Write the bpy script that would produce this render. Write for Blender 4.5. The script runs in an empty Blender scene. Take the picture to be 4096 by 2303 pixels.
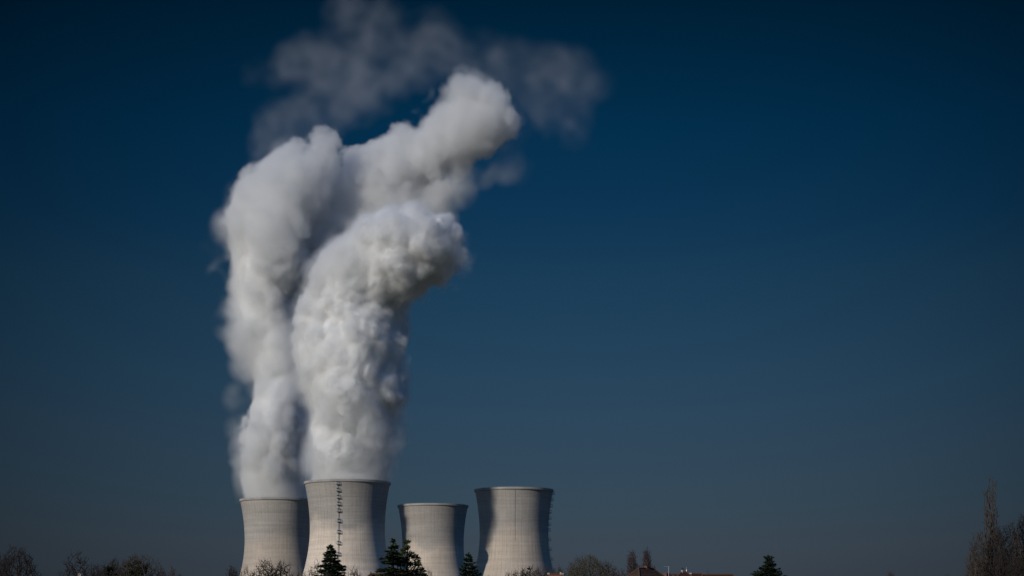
import bpy, bmesh, math, random
import numpy as np
from math import radians, sin, cos, pi, sqrt
from mathutils import Vector, Matrix

SC = bpy.context.scene
COL = SC.collection
F = 6800.0            # focal length in pixels of the 4096 px wide photograph
HOR = 2500.0          # row of the horizon (below the frame)
CAMZ = 2.0

def P(px, py, Y):
    """pixel of the photograph at depth Y -> world point"""
    return Vector(((px - 2048.0) * Y / F, Y, CAMZ + (HOR - py) * Y / F))

# ------------------------------------------------------------------ camera
cam = bpy.data.cameras.new('camera')
cam.sensor_width = 36.0
cam.lens = 36.0 * F / 4096.0
cam.shift_y = (HOR - 1151.5) / 4096.0
cam.clip_start = 0.5
cam.clip_end = 30000.0
camo = bpy.data.objects.new('camera', cam)
COL.objects.link(camo)
camo.location = (0, 0, CAMZ)
camo.rotation_euler = (radians(90), 0, 0)
SC.camera = camo

# ------------------------------------------------------------------ light
SUN_EL = radians(24.0)
SUN_AZ = radians(42.0)       # to the left of straight-behind-the-camera
sun_dir = Vector((-sin(SUN_AZ) * cos(SUN_EL), -cos(SUN_AZ) * cos(SUN_EL), sin(SUN_EL)))
sl = bpy.data.lights.new('sun', 'SUN')
sl.energy = 3.5
sl.angle = radians(0.53)
sl.color = (1.0, 0.945, 0.865)
so = bpy.data.objects.new('sun', sl)
COL.objects.link(so)
so.location = (-200, -200, 300)
so.rotation_euler = sun_dir.to_track_quat('Z', 'Y').to_euler()

world = bpy.data.worlds.new('World')
SC.world = world
world.use_nodes = True
nt = world.node_tree
N = nt.nodes; L = nt.links
bgn = N['Background']
sky = N.new('ShaderNodeTexSky')
sky.sky_type = 'NISHITA'
sky.sun_disc = False
sky.sun_elevation = SUN_EL
sky.sun_rotation = math.atan2(sun_dir.x, sun_dir.y)
sky.air_density = 1.0
sky.dust_density = 0.4
sky.ozone_density = 2.0
# polarised, darkened winter sky: graded by height; unseen upper part is added blue fill
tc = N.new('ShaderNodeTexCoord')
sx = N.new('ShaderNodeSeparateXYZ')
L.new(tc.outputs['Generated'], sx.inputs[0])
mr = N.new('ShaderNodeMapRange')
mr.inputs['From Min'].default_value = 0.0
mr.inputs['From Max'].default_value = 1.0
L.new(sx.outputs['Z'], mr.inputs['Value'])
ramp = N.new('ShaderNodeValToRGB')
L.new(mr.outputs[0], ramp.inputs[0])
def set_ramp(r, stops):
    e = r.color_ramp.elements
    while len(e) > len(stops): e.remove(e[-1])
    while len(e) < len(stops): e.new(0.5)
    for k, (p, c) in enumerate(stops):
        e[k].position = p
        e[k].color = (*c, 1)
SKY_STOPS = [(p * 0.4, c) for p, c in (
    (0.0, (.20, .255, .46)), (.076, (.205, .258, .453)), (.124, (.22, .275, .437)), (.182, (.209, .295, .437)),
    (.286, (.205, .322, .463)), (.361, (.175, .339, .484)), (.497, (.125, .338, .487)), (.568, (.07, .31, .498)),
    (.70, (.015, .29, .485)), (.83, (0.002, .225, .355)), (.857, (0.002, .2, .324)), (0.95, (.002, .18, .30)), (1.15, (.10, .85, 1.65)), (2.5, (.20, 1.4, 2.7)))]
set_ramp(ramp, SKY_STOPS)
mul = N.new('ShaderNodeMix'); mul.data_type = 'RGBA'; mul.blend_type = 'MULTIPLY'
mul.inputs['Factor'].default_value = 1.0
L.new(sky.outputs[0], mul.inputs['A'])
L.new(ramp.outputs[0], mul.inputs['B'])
# lens vignetting put into the sky colour; beyond the view, added brightening fills shade
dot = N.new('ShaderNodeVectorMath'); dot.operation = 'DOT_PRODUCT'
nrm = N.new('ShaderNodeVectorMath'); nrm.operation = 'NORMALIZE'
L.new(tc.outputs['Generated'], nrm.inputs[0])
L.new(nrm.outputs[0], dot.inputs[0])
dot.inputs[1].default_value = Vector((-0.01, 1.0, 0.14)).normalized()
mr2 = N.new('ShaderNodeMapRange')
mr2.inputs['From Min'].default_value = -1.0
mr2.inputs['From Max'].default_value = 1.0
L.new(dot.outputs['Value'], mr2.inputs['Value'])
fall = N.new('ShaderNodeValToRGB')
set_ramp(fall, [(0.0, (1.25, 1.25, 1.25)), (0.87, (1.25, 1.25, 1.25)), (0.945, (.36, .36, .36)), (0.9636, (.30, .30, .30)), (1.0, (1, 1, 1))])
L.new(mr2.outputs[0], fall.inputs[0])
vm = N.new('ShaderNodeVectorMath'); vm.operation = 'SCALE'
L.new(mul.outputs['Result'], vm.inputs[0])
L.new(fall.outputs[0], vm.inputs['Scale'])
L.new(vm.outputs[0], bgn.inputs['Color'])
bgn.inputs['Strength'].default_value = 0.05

SC.render.engine = 'CYCLES'
SC.view_settings.view_transform = 'Standard'
SC.view_settings.look = 'None'
SC.view_settings.exposure = -0.6
SC.view_settings.gamma = 1.0
SC.cycles.use_denoising = True
SC.cycles.max_bounces = 16
SC.cycles.diffuse_bounces = 4
SC.cycles.volume_bounces = 14
SC.cycles.transparent_max_bounces = 16
SC.cycles.volume_step_rate = 1.0
SC.cycles.volume_max_steps = 512
SC.cycles.sample_clamp_indirect = 4.0

# ------------------------------------------------------------------ helpers
def mesh_obj(name, verts, faces, mat, parent=None, smooth=False):
    me = bpy.data.meshes.new(name)
    me.from_pydata([tuple(v) for v in verts], [], faces)
    if mat: me.materials.append(mat)
    if smooth: me.polygons.foreach_set('use_smooth', [True] * len(me.polygons))
    me.update()
    o = bpy.data.objects.new(name, me)
    COL.objects.link(o)
    if parent: o.parent = parent
    return o

def np_obj(name, V, Q, mat, parent=None, smooth=False):
    """fast mesh from numpy: V (n,3), Q (m,k)"""
    V = np.asarray(V, np.float32); Q = np.asarray(Q, np.int32)
    me = bpy.data.meshes.new(name)
    k = Q.shape[1]
    me.vertices.add(len(V)); me.vertices.foreach_set('co', V.ravel())
    me.loops.add(Q.size); me.loops.foreach_set('vertex_index', Q.ravel())
    me.polygons.add(len(Q)); me.polygons.foreach_set('loop_start', np.arange(0, Q.size, k, dtype=np.int32))
    me.polygons.foreach_set('loop_total', np.full(len(Q), k, np.int32))
    if smooth: me.polygons.foreach_set('use_smooth', np.ones(len(Q), bool))
    me.update(calc_edges=True); me.validate()
    if mat: me.materials.append(mat)
    o = bpy.data.objects.new(name, me)
    COL.objects.link(o)
    if parent: o.parent = parent
    return o

def empty(name, loc, rz=0.0):
    o = bpy.data.objects.new(name, None)
    o.location = loc; o.rotation_euler = (0, 0, rz)
    o.empty_display_size = 0.5
    COL.objects.link(o)
    return o

def tag(o, label=None, cat=None, group=None, kind=None):
    if label: o['label'] = label
    if cat: o['category'] = cat
    if group: o['group'] = group
    if kind: o['kind'] = kind
    return o

class MB:
    """collects simple shapes into one mesh"""
    def __init__(s): s.v = []; s.f = []
    def box(s, c, d, rz=0.0):
        cx, cy, cz = c; dx, dy, dz = d[0] / 2, d[1] / 2, d[2] / 2
        b = len(s.v); cr, sr = cos(rz), sin(rz)
        for z in (-dz, dz):
            for x, y in ((-dx, -dy), (dx, -dy), (dx, dy), (-dx, dy)):
                s.v.append((cx + x * cr - y * sr, cy + x * sr + y * cr, cz + z))
        for q in ((0, 3, 2, 1), (4, 5, 6, 7), (0, 1, 5, 4), (1, 2, 6, 5), (2, 3, 7, 6), (3, 0, 4, 7)):
            s.f.append(tuple(b + i for i in q))
    def tube(s, a, b_, r1, r2=None, n=6, caps=True):
        a = Vector(a); b_ = Vector(b_); r2 = r1 if r2 is None else r2
        d = (b_ - a)
        if d.length < 1e-6: return
        d.normalize()
        u = d.orthogonal().normalized(); w = d.cross(u)
        k = len(s.v)
        for p, r in ((a, r1), (b_, r2)):
            for i in range(n):
                t = 2 * pi * i / n
                s.v.append(tuple(p + (u * cos(t) + w * sin(t)) * r))
        for i in range(n):
            j = (i + 1) % n
            s.f.append((k + i, k + j, k + n + j, k + n + i))
        if caps:
            s.f.append(tuple(k + i for i in reversed(range(n))))
            s.f.append(tuple(k + n + i for i in range(n)))
    def lathe(s, prof, c=(0, 0, 0), n=16):
        k = len(s.v)
        for r, z in prof:
            for i in range(n):
                t = 2 * pi * i / n
                s.v.append((c[0] + r * cos(t), c[1] + r * sin(t), c[2] + z))
        for j in range(len(prof) - 1):
            for i in range(n):
                i2 = (i + 1) % n
                s.f.append((k + j * n + i, k + j * n + i2, k + (j + 1) * n + i2, k + (j + 1) * n + i))
        s.f.append(tuple(k + i for i in reversed(range(n))))
        s.f.append(tuple(k + (len(prof) - 1) * n + i for i in range(n)))
    def build(s, name, mat, parent=None, smooth=False):
        return mesh_obj(name, s.v, s.f, mat, parent, smooth)

def simple_mat(name, c1, c2=None, scale=1.0, rough=0.85, detail=4, bump=0.0, spec=0.2, metallic=0.0):
    m = bpy.data.materials.new(name); m.use_nodes = True
    n = m.node_tree.nodes; l = m.node_tree.links
    b = n['Principled BSDF']
    b.inputs['Roughness'].default_value = rough
    b.inputs['Specular IOR Level'].default_value = spec
    b.inputs['Metallic'].default_value = metallic
    if c2 is None:
        c2 = tuple(x * 0.75 for x in c1)
    t = n.new('ShaderNodeTexCoord'); no = n.new('ShaderNodeTexNoise')
    no.inputs['Scale'].default_value = scale; no.inputs['Detail'].default_value = detail
    l.new(t.outputs['Object'], no.inputs['Vector'])
    r = n.new('ShaderNodeValToRGB')
    set_ramp(r, [(0.35, c1), (0.65, c2)])
    l.new(no.outputs['Fac'], r.inputs[0]); l.new(r.outputs[0], b.inputs['Base Color'])
    if bump:
        bp = n.new('ShaderNodeBump'); bp.inputs['Strength'].default_value = bump
        l.new(no.outputs['Fac'], bp.inputs['Height']); l.new(bp.outputs[0], b.inputs['Normal'])
    return m

# ------------------------------------------------------------------ ground
M_ground = simple_mat('winter_grass', (0.055, 0.06, 0.025), (0.09, 0.075, 0.045), 0.05, 0.95, 8, 0.3)
def make_ground():
    rng = np.random.default_rng(2)
    g = np.concatenate([-np.geomspace(12000, 60, 28), np.linspace(-50, 50, 11), np.geomspace(60, 12000, 28)])
    gy = np.concatenate([[-4000, -2000, -900, -400, -150, -60], np.linspace(-30, 900, 60), np.geomspace(930, 14000, 34)])
    X, Yg = np.meshgrid(g, gy)
    Z = -0.25 + 0.22 * np.sin(X * 0.021) * np.cos(Yg * 0.017) + 0.1 * np.sin(X * 0.07 + Yg * 0.05)
    V = np.stack([X, Yg, Z], -1).reshape(-1, 3)
    nx = len(g); ny = len(gy)
    i = np.arange(nx - 1); j = np.arange(ny - 1)
    I, J = np.meshgrid(i, j)
    a = (J * nx + I).ravel()
    o = np_obj('ground', V, np.stack([a, a + 1, a + nx + 1, a + nx], -1), M_ground, smooth=True)
    tag(o, kind='structure')
make_ground()

# ------------------------------------------------------------------ cooling towers
def concrete_mat(seed, lum=1.0):
    m = bpy.data.materials.new('weathered_concrete'); m.use_nodes = True
    n = m.node_tree.nodes; l = m.node_tree.links
    b = n['Principled BSDF']; b.inputs['Roughness'].default_value = 0.92
    b.inputs['Specular IOR Level'].default_value = 0.15
    uv = n.new('ShaderNodeUVMap'); uv.uv_map = 'lifts'
    sp = n.new('ShaderNodeSeparateXYZ'); l.new(uv.outputs[0], sp.inputs[0])
    def math_(op, a, b_=None, c=None, clamp=False):
        q = n.new('ShaderNodeMath'); q.operation = op; q.use_clamp = clamp
        for i, x in enumerate((a, b_, c)):
            if x is None: continue
            if isinstance(x, (int, float)): q.inputs[i].default_value = x
            else: l.new(x, q.inputs[i])
        return q.outputs[0]
    def noise(scale_xyz, detail=4, off=0.0, rough=0.55):
        mp = n.new('ShaderNodeMapping'); mp.inputs['Scale'].default_value = scale_xyz
        mp.inputs['Location'].default_value = (seed * 7.3 + off, seed * 3.1, 0)
        l.new(uv.outputs[0], mp.inputs[0])
        t = n.new('ShaderNodeTexNoise'); t.inputs['Scale'].default_value = 1.0
        t.inputs['Detail'].default_value = detail; t.inputs['Roughness'].default_value = rough
        l.new(mp.outputs[0], t.inputs['Vector']); return t.outputs['Fac']
    def line(coord, w):
        fr = math_('FRACT', coord)
        d = math_('ABSOLUTE', math_('SUBTRACT', fr, 0.5))
        return math_('GREATER_THAN', d, 0.5 - w)
    u, v = sp.outputs['X'], sp.outputs['Y']
    vert = line(u, 0.10)
    hori = line(v, 0.09)
    big = noise((0.035, 0.045, 1), 4, 5)          # cloudy staining
    streak = noise((0.9, 0.035, 1), 5, 9, 0.65)   # rain streaks running down
    band = noise((0.012, 0.35, 1), 3, 2)          # lifts poured on different days
    pane = n.new('ShaderNodeTexWhiteNoise'); pane.noise_dimensions = '2D'
    fl = n.new('ShaderNodeVectorMath'); fl.operation = 'FLOOR'; l.new(uv.outputs[0], fl.inputs[0])
    l.new(fl.outputs[0], pane.inputs['Vector'])
    # v counts lifts: 100 at the lip. soot in the upper 45 per cent
    up = n.new('ShaderNodeMapRange'); up.interpolation_type = 'SMOOTHSTEP'
    up.inputs['From Min'].default_value = 62; up.inputs['From Max'].default_value = 76
    vv = math_('ADD', v, math_('MULTIPLY', math_('SUBTRACT', big, 0.5), 40))
    l.new(vv, up.inputs['Value'])
    soot = up.outputs[0]
    vs = math_('MULTIPLY', vert, math_('MULTIPLY_ADD', soot, 0.14, 0.22))
    hs = math_('MULTIPLY', hori, math_('MULTIPLY_ADD', soot, 0.26, 0.05))
    lines = math_('MULTIPLY', math_('MAXIMUM', vs, hs), math_('MULTIPLY_ADD', streak, 1.6, 0.2))
    v4 = line(math_('MULTIPLY_ADD', u, 0.25, 0.5), 0.055)
    h4 = line(math_('MULTIPLY', v, 0.2), 0.06)
    joint = noise((0.25, 0.12, 1), 3, 14)
    lines = math_('ADD', lines, math_('MULTIPLY', math_('MAXIMUM', v4, math_('MULTIPLY', h4, 0.4)), math_('MULTIPLY_ADD', joint, 0.6, -0.2, True)))
    val = math_('SUBTRACT', 1.0, lines)
    val = math_('MULTIPLY', val, math_('MULTIPLY_ADD', streak, 0.75, 0.625))
    val = math_('MULTIPLY', val, math_('MULTIPLY_ADD', band, 0.55, 0.72))
    val = math_('MULTIPLY', val, math_('MULTIPLY_ADD', big, 0.5, 0.77))
    val = math_('MULTIPLY', val, math_('MULTIPLY_ADD', pane.outputs['Value'], 0.08, 0.96))
    cm = n.new('ShaderNodeMix'); cm.data_type = 'RGBA'
    cm.inputs['A'].default_value = (0.515 * lum, 0.435 * lum, 0.355 * lum, 1)
    cm.inputs['B'].default_value = (0.460, 0.420, 0.375, 1)
    l.new(soot, cm.inputs['Factor'])
    sc_ = n.new('ShaderNodeVectorMath'); sc_.operation = 'SCALE'
    l.new(cm.outputs['Result'], sc_.inputs[0]); l.new(val, sc_.inputs['Scale'])
    l.new(sc_.outputs[0], b.inputs['Base Color'])
    bp = n.new('ShaderNodeBump'); bp.inputs['Strength'].default_value = 0.25; bp.inputs['Distance'].default_value = 0.15
    l.new(val, bp.inputs['Height']); l.new(bp.outputs[0], b.inputs['Normal'])
    return m

M_lip = simple_mat('lip_concrete', (0.44, 0.415, 0.385), (0.33, 0.315, 0.295), 0.15, 0.9, 6)
M_steel = simple_mat('galvanised_steel', (0.42, 0.45, 0.48), (0.32, 0.35, 0.38), 0.8, 0.5, 3, 0, 0.5, 0.4)
M_cable = simple_mat('cable', (0.16, 0.19, 0.18), (0.1, 0.12, 0.12), 0.8, 0.6)

ZT = 82.0
def shell_r(z, s):
    z = z / s
    b = 59.0 if z < ZT else 68.5
    return s * 30.9 * sqrt(1 + ((z - ZT) / b) ** 2)

def make_tower(px, Y, rim_w, top_py, label, seed, ladder=None, cable=None, lum=1.0):
    """px centre of the lip, rim_w its width, top_py its top edge, all in photograph pixels"""
    base = P(px, HOR, Y); base.z = 0
    R_lip = rim_w * Y / F / 2
    H = CAMZ + (HOR - top_py) * (Y - R_lip) / F      # the near side of the lip is its highest point in view
    t = empty('cooling_tower', base)
    tag(t, label, 'cooling tower', 'cooling towers of the power station')
    ZL = H - 2.1
    k = (R_lip - 0.85) / shell_r(ZL * 118.0 / ZL, 1.0)      # radius scale
    def rad(z):
        return k * shell_r(z * 118.0 / ZL, 1.0)
    nseg, nr = 232, 84
    zs = np.linspace(8.0, ZL, nr)
    rs = np.array([rad(z) for z in zs])
    th = np.linspace(0, 2 * pi, nseg + 1)
    wall = 0.9
    V = []; Q = []
    for j in range(nr):
        for i in range(nseg):
            V.append((rs[j] * cos(th[i]), rs[j] * sin(th[i]), zs[j]))
    for j in range(nr):
        for i in range(nseg):
            r = rs[j] - wall
            V.append((r * cos(th[i]), r * sin(th[i]), zs[j]))
    off = nr * nseg
    for j in range(nr - 1):
        for i in range(nseg):
            i2 = (i + 1) % nseg
            Q.append((j * nseg + i, j * nseg + i2, (j + 1) * nseg + i2, (j + 1) * nseg + i))
    n_out = len(Q)
    for j in range(nr - 1):
        for i in range(nseg):
            i2 = (i + 1) % nseg
            Q.append((off + j * nseg + i2, off + j * nseg + i, off + (j + 1) * nseg + i, off + (j + 1) * nseg + i2))
    for i in range(nseg):
        i2 = (i + 1) % nseg
        Q.append((i2, i, off + i, off + i2))
    o = np_obj('shell', V, Q, concrete_mat(seed, lum), t, smooth=True)
    me = o.data
    lay = me.uv_layers.new(name='lifts')
    co = np.empty(len(me.vertices) * 3, np.float32); me.vertices.foreach_get('co', co); co = co.reshape(-1, 3)
    li = np.empty(len(me.loops), np.int32); me.loops.foreach_get('vertex_index', li)
    seg = (li % nseg).astype(np.float32)
    seg = seg.reshape(-1, 4)
    wrap = (seg.max(1, keepdims=True) - seg.min(1, keepdims=True)) > 2
    seg = np.where(wrap & (seg < 2), seg + nseg, seg).ravel()
    uvs = np.stack([seg, co[li, 2] / ZL * 100.0], -1).astype(np.float32)
    lay.data.foreach_set('uv', uvs.ravel())
    # the lip: a ring walkway standing out from the shell
    r0 = rad(ZL)
    m = MB(); prof = [(r0 - 1.1, ZL - 0.02), (R_lip - 0.35, ZL - 0.02), (R_lip, ZL + 0.35), (R_lip, H), (R_lip - 0.35, H + 0.02), (R_lip - 0.4, ZL + 0.6), (r0 - 1.1, ZL + 0.6)]
    ns = 232
    for (r, z) in prof:
        for i in range(ns):
            a = 2 * pi * i / ns
            m.v.append((r * cos(a), r * sin(a), z))
    for j in range(len(prof)):
        j2 = (j + 1) % len(prof)
        for i in range(ns):
            i2 = (i + 1) % ns
            m.f.append((j * ns + i, j * ns + i2, j2 * ns + i2, j2 * ns + i))
    m.build('lip', M_lip, t, smooth=False)
    # slanting legs that carry the shell
    m = MB(); rb = rad(8.0) - 0.45
    for i in range(44):
        for s_ in (-1, 1):
            a = 2 * pi * i / 44; a2 = a + s_ * pi / 44
            m.tube((rb * 1.05 * cos(a), rb * 1.05 * sin(a), -0.6), (rb * cos(a2), rb * sin(a2), 8.3), 0.45, n=8)
    so_ = m.build('support_legs', M_lip, t)
    # ladder with caged rest platforms
    if ladder:
        az, plats = ladder
        rad_v = Vector((cos(az), sin(az), 0)); tan_v = Vector((-sin(az), cos(az), 0))
        def pt(z, out, side):
            r = rad(min(z, ZL)) + out
            return rad_v * r + tan_v * side + Vector((0, 0, z))
        m = MB()
        zz = np.arange(3.0, H + 1.0, 1.5)
        for a, b_ in zip(zz[:-1], zz[1:]):
            for sd in (-0.35, 0.35):
                m.tube(pt(a, 0.35, sd), pt(b_, 0.35, sd), 0.09, n=4, caps=False)
            m.tube(pt(a, 0.35, -0.35), pt(a, 0.35, 0.35), 0.05, n=4, caps=False)
            m.tube(pt(a + .75, 0.35, -0.35), pt(a + .75, 0.35, 0.35), 0.05, n=4, caps=False)
            # cage hoops
            pr = [pt(a, 0.35, -0.4), pt(a, 0.9, -0.5), pt(a, 1.25, 0), pt(a, 0.9, 0.5), pt(a, 0.35, 0.4)]
            for q in range(4): m.tube(pr[q], pr[q + 1], 0.05, n=4, caps=False)
            m.tube(pt(a, 1.25, 0), pt(b_, 1.25, 0), 0.05, n=4, caps=False)
        m.build('ladder', M_steel, t)
        for z in plats:
            z = z * H
            m = MB()
            hw = 1.5; dp = 2.3
            def quad(z0, z1, o0, o1, s0, s1):
                k0 = len(m.v)
                for zq in (z0, z1):
                    for (oo, ss) in ((o0, s0), (o1, s0), (o1, s1), (o0, s1)):
                        m.v.append(tuple(rad_v * (rad(min(z, ZL)) + oo) + tan_v * ss + Vector((0, 0, zq))))
                for q in ((0, 3, 2, 1), (4, 5, 6, 7), (0, 1, 5, 4), (1, 2, 6, 5), (2, 3, 7, 6), (3, 0, 4, 7)):
                    m.f.append(tuple(k0 + i for i in q))
            quad(z - 0.14, z, 0.02, dp, -hw, hw)                       # floor
            for hr in (0.6, 1.15, 2.4):                               # rails
                quad(z + hr - .05, z + hr + .05, dp - .12, dp, -hw, hw)
                quad(z + hr - .05, z + hr + .05, 0.02, dp - .12, -hw, -hw + .12)
                quad(z + hr - .05, z + hr + .05, 0.02, dp - .12, hw - .12, hw)
            for ss in (-hw, hw - .12):                                 # posts
                for oo in (dp - .12, 0.05):
                    quad(z, z + 2.4, oo, oo + .11, ss + .004, ss + .116)
            quad(z + 2.4, z + 2.5, 0.02, dp * .9, -hw * .9, hw * .6)     # little roof plate
            m.build('platform', M_steel, t)
    if cable:
        az, z0, z1 = cable
        m = MB(); zz = np.linspace(z0 * H, z1 * H, 26)
        zz = np.minimum(zz, ZL - .1)
        for a, b_ in zip(zz[:-1], zz[1:]):
            m.tube(((rad(a) + .12) * cos(az), (rad(a) + .12) * sin(az), a), ((rad(b_) + .12) * cos(az), (rad(b_) + .12) * sin(az), b_), 0.075, n=5, caps=False)
        m.build('lightning_cable', M_cable, t)
    return t, H, r0

# ladder azimuths: -90 deg faces the camera
PL_TOP = [0.965, 0.920, 0.874, 0.829, 0.784]
T1 = make_tower(1109, 1580, 298.7, 1986.3, 'steaming tower behind and left of the laddered one, its right edge hidden', 1, lum=1.0)
T2 = make_tower(1389.8, 1385, 345.9, 1912.9, 'steaming tower in front with ladder and rest platforms down its lit face', 2,
                ladder=(radians(-97.5), PL_TOP + [0.715, 0.640, 0.565, 0.49, 0.415, 0.33]), lum=1.46)
T3 = make_tower(1731.9, 1680, 284.1, 2009.9, 'smallest idle tower without steam, between the laddered tower and the rightmost', 3, lum=1.32)
T4 = make_tower(2055.7, 1482, 317.4, 1944.5, 'rightmost idle tower with caged platforms sticking out of its right edge', 4, lum=1.1,
                ladder=(radians(-3.0), PL_TOP + [0.74, 0.70, 0.63, 0.56, 0.49, 0.41, 0.33]), cable=(radians(-88), 0.62, 0.985))

# ------------------------------------------------------------------ trees
def bark(name, c, c2):
    return simple_mat(name, c, c2, 1.5, 0.9, 4, 0.0, 0.1)
B_dark = bark('dark_bark', (0.030, 0.024, 0.021), (0.052, 0.040, 0.032))
B_brown = bark('brown_bark', (0.06, 0.045, 0.035), (0.095, 0.072, 0.052))
B_lichen = bark('lichen_bark', (0.115, 0.095, 0.05), (0.06, 0.05, 0.04))
B_pale = bark('pale_bark', (0.22, 0.18, 0.135), (0.14, 0.11, 0.085))
B_mauve = bark('mauve_twig_bark', (0.075, 0.055, 0.055), (0.105, 0.078, 0.072))

def leaf_mat(name, c, c2):
    m = simple_mat(name, c, c2, 1.3, 0.7, 3, 0.0, 0.25)
    return m
L_spruce = leaf_mat('spruce_needles', (0.022, 0.038, 0.024), (0.045, 0.066, 0.034))
L_cedar = leaf_mat('cedar_needles', (0.028, 0.042, 0.018), (0.075, 0.095, 0.030))
L_ivy = leaf_mat('ivy_leaves', (0.012, 0.016, 0.008), (0.03, 0.036, 0.014))

def prisms(A, B, ra, rb, n=4):
    """tapered prisms from A to B, all at once"""
    A = np.asarray(A, float); B = np.asarray(B, float)
    d = B - A; ln = np.linalg.norm(d, axis=1, keepdims=True); ln[ln < 1e-6] = 1; d = d / ln
    h = np.where(np.abs(d[:, 2:3]) < 0.9, np.array([[0, 0, 1.0]]), np.array([[1.0, 0, 0]]))
    u = np.cross(d, h); u /= np.linalg.norm(u, axis=1, keepdims=True); w = np.cross(d, u)
    th = np.arange(n) * 2 * pi / n
    ring = u[:, None, :] * np.cos(th)[None, :, None] + w[:, None, :] * np.sin(th)[None, :, None]
    VA = A[:, None, :] + ring * np.asarray(ra)[:, None, None]
    VB = B[:, None, :] + ring * np.asarray(rb)[:, None, None]
    V = np.concatenate([VA, VB], 1).reshape(-1, 3)
    k = np.arange(len(A))[:, None] * 2 * n
    i = np.arange(n); i2 = (i + 1) % n
    Q = np.stack([k + i, k + i2, k + n + i2, k + n + i], -1).reshape(-1, 4)
    return V, Q

def grow(base, fork, pts, bf, rng, seg=1.1, wiggle=0.12):
    """spanning-tree growth: returns nodes, parents; reaches every attractor"""
    nodes = [np.array(base, float)]; par = [-1]; plen = [0.0]
    h = np.linalg.norm(fork - base); k = max(3, int(h / 1.0))
    for i in range(1, k + 1):
        p = base + (fork - base) * i / k + rng.normal(0, 0.06, 3) * (i < k) * [1, 1, 0]
        nodes.append(p); par.append(i - 1); plen.append(h * i / k * 0.2)
    trunk_n = len(nodes)
    d0 = np.linalg.norm(pts - fork, axis=1)
    cap = trunk_n + int(sum(np.minimum(d0, 6) / seg) + len(pts) * 3) + 50
    Nn = np.zeros((cap * 2, 3)); Nn[:trunk_n] = nodes
    PL = np.full(cap * 2, 1e9); PL[:trunk_n] = plen
    PL[:max(1, trunk_n - 3)] = 1e9
    n = trunk_n
    par = par + [0] * (cap * 2 - trunk_n)
    for ai in np.argsort(d0):
        p = pts[ai]
        dd = np.linalg.norm(Nn[:n] - p, axis=1)
        # branches seldom grow downwards
        down = np.clip(Nn[:n, 2] - p[2], 0, None)
        c = dd + bf * PL[:n] + 0.6 * down
        j = int(np.argmin(c)); dist = dd[j]
        m = max(1, int(dist / seg))
        a = Nn[j].copy(); prev = j
        bow = rng.normal(0, wiggle, 3) * dist * 0.5
        bow[2] = -abs(bow[2]) * 0.6
        for q in range(1, m + 1):
            if n >= cap * 2 - 1: break
            t = q / m
            Nn[n] = a + (p - a) * t + bow * 4 * t * (1 - t) * 0.5 + rng.normal(0, 0.03, 3)
            PL[n] = PL[prev] + dist / m; par[n] = prev; prev = n; n += 1
    return Nn[:n], np.array(par[:n]), trunk_n

def crown_points(n, H, zb, R, prof, rng, lump=0.22):
    out = []
    ph = rng.random(6) * 6.28
    while len(out) < n:
        k = n * 3
        t = rng.random(k); a = rng.random(k) * 2 * pi
        if prof == 'spindle': rr = np.sin(np.clip(t, 0, 1) ** 0.6 * pi) ** 0.45 * (1 - 0.15 * t)
        elif prof == 'brush': rr = np.clip(t * 5, 0, 1) ** 0.6 * (1 - 0.35 * t) * np.clip((1 - t) * 9, 0, 1) ** 0.5
        elif prof == 'fan': rr = np.clip(np.sin(np.clip(0.12 + 0.86 * t, 0, 1) ** 1.35 * pi), 0, 1) ** 0.55
        elif prof == 'cone': rr = (1 - t) ** 0.8
        else: rr = np.sqrt(np.clip(1 - (2 * t - 1) ** 2, 0, 1)) ** 0.8
        lm = 1 + lump * (np.sin(a * 2 + ph[0] + t * 5) + 0.7 * np.sin(a * 5 + ph[1] - t * 9) + 0.5 * np.sin(a * 3 + t * 14 + ph[2])) / 1.6
        q = rng.random(k) ** 0.42
        r = R * rr * lm * q
        keep = rng.random(k) < np.clip(rr + 0.1, 0, 1)
        top = 1 - 0.07 * (1 + np.sin(a * 3 + ph[3])) * q
        z = zb + (H - zb) * t * top
        P_ = np.stack([r * np.cos(a), r * np.sin(a), z], -1)[keep]
        out = P_ if len(out) == 0 else np.concatenate([out, P_])
    return out[:n]

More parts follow.
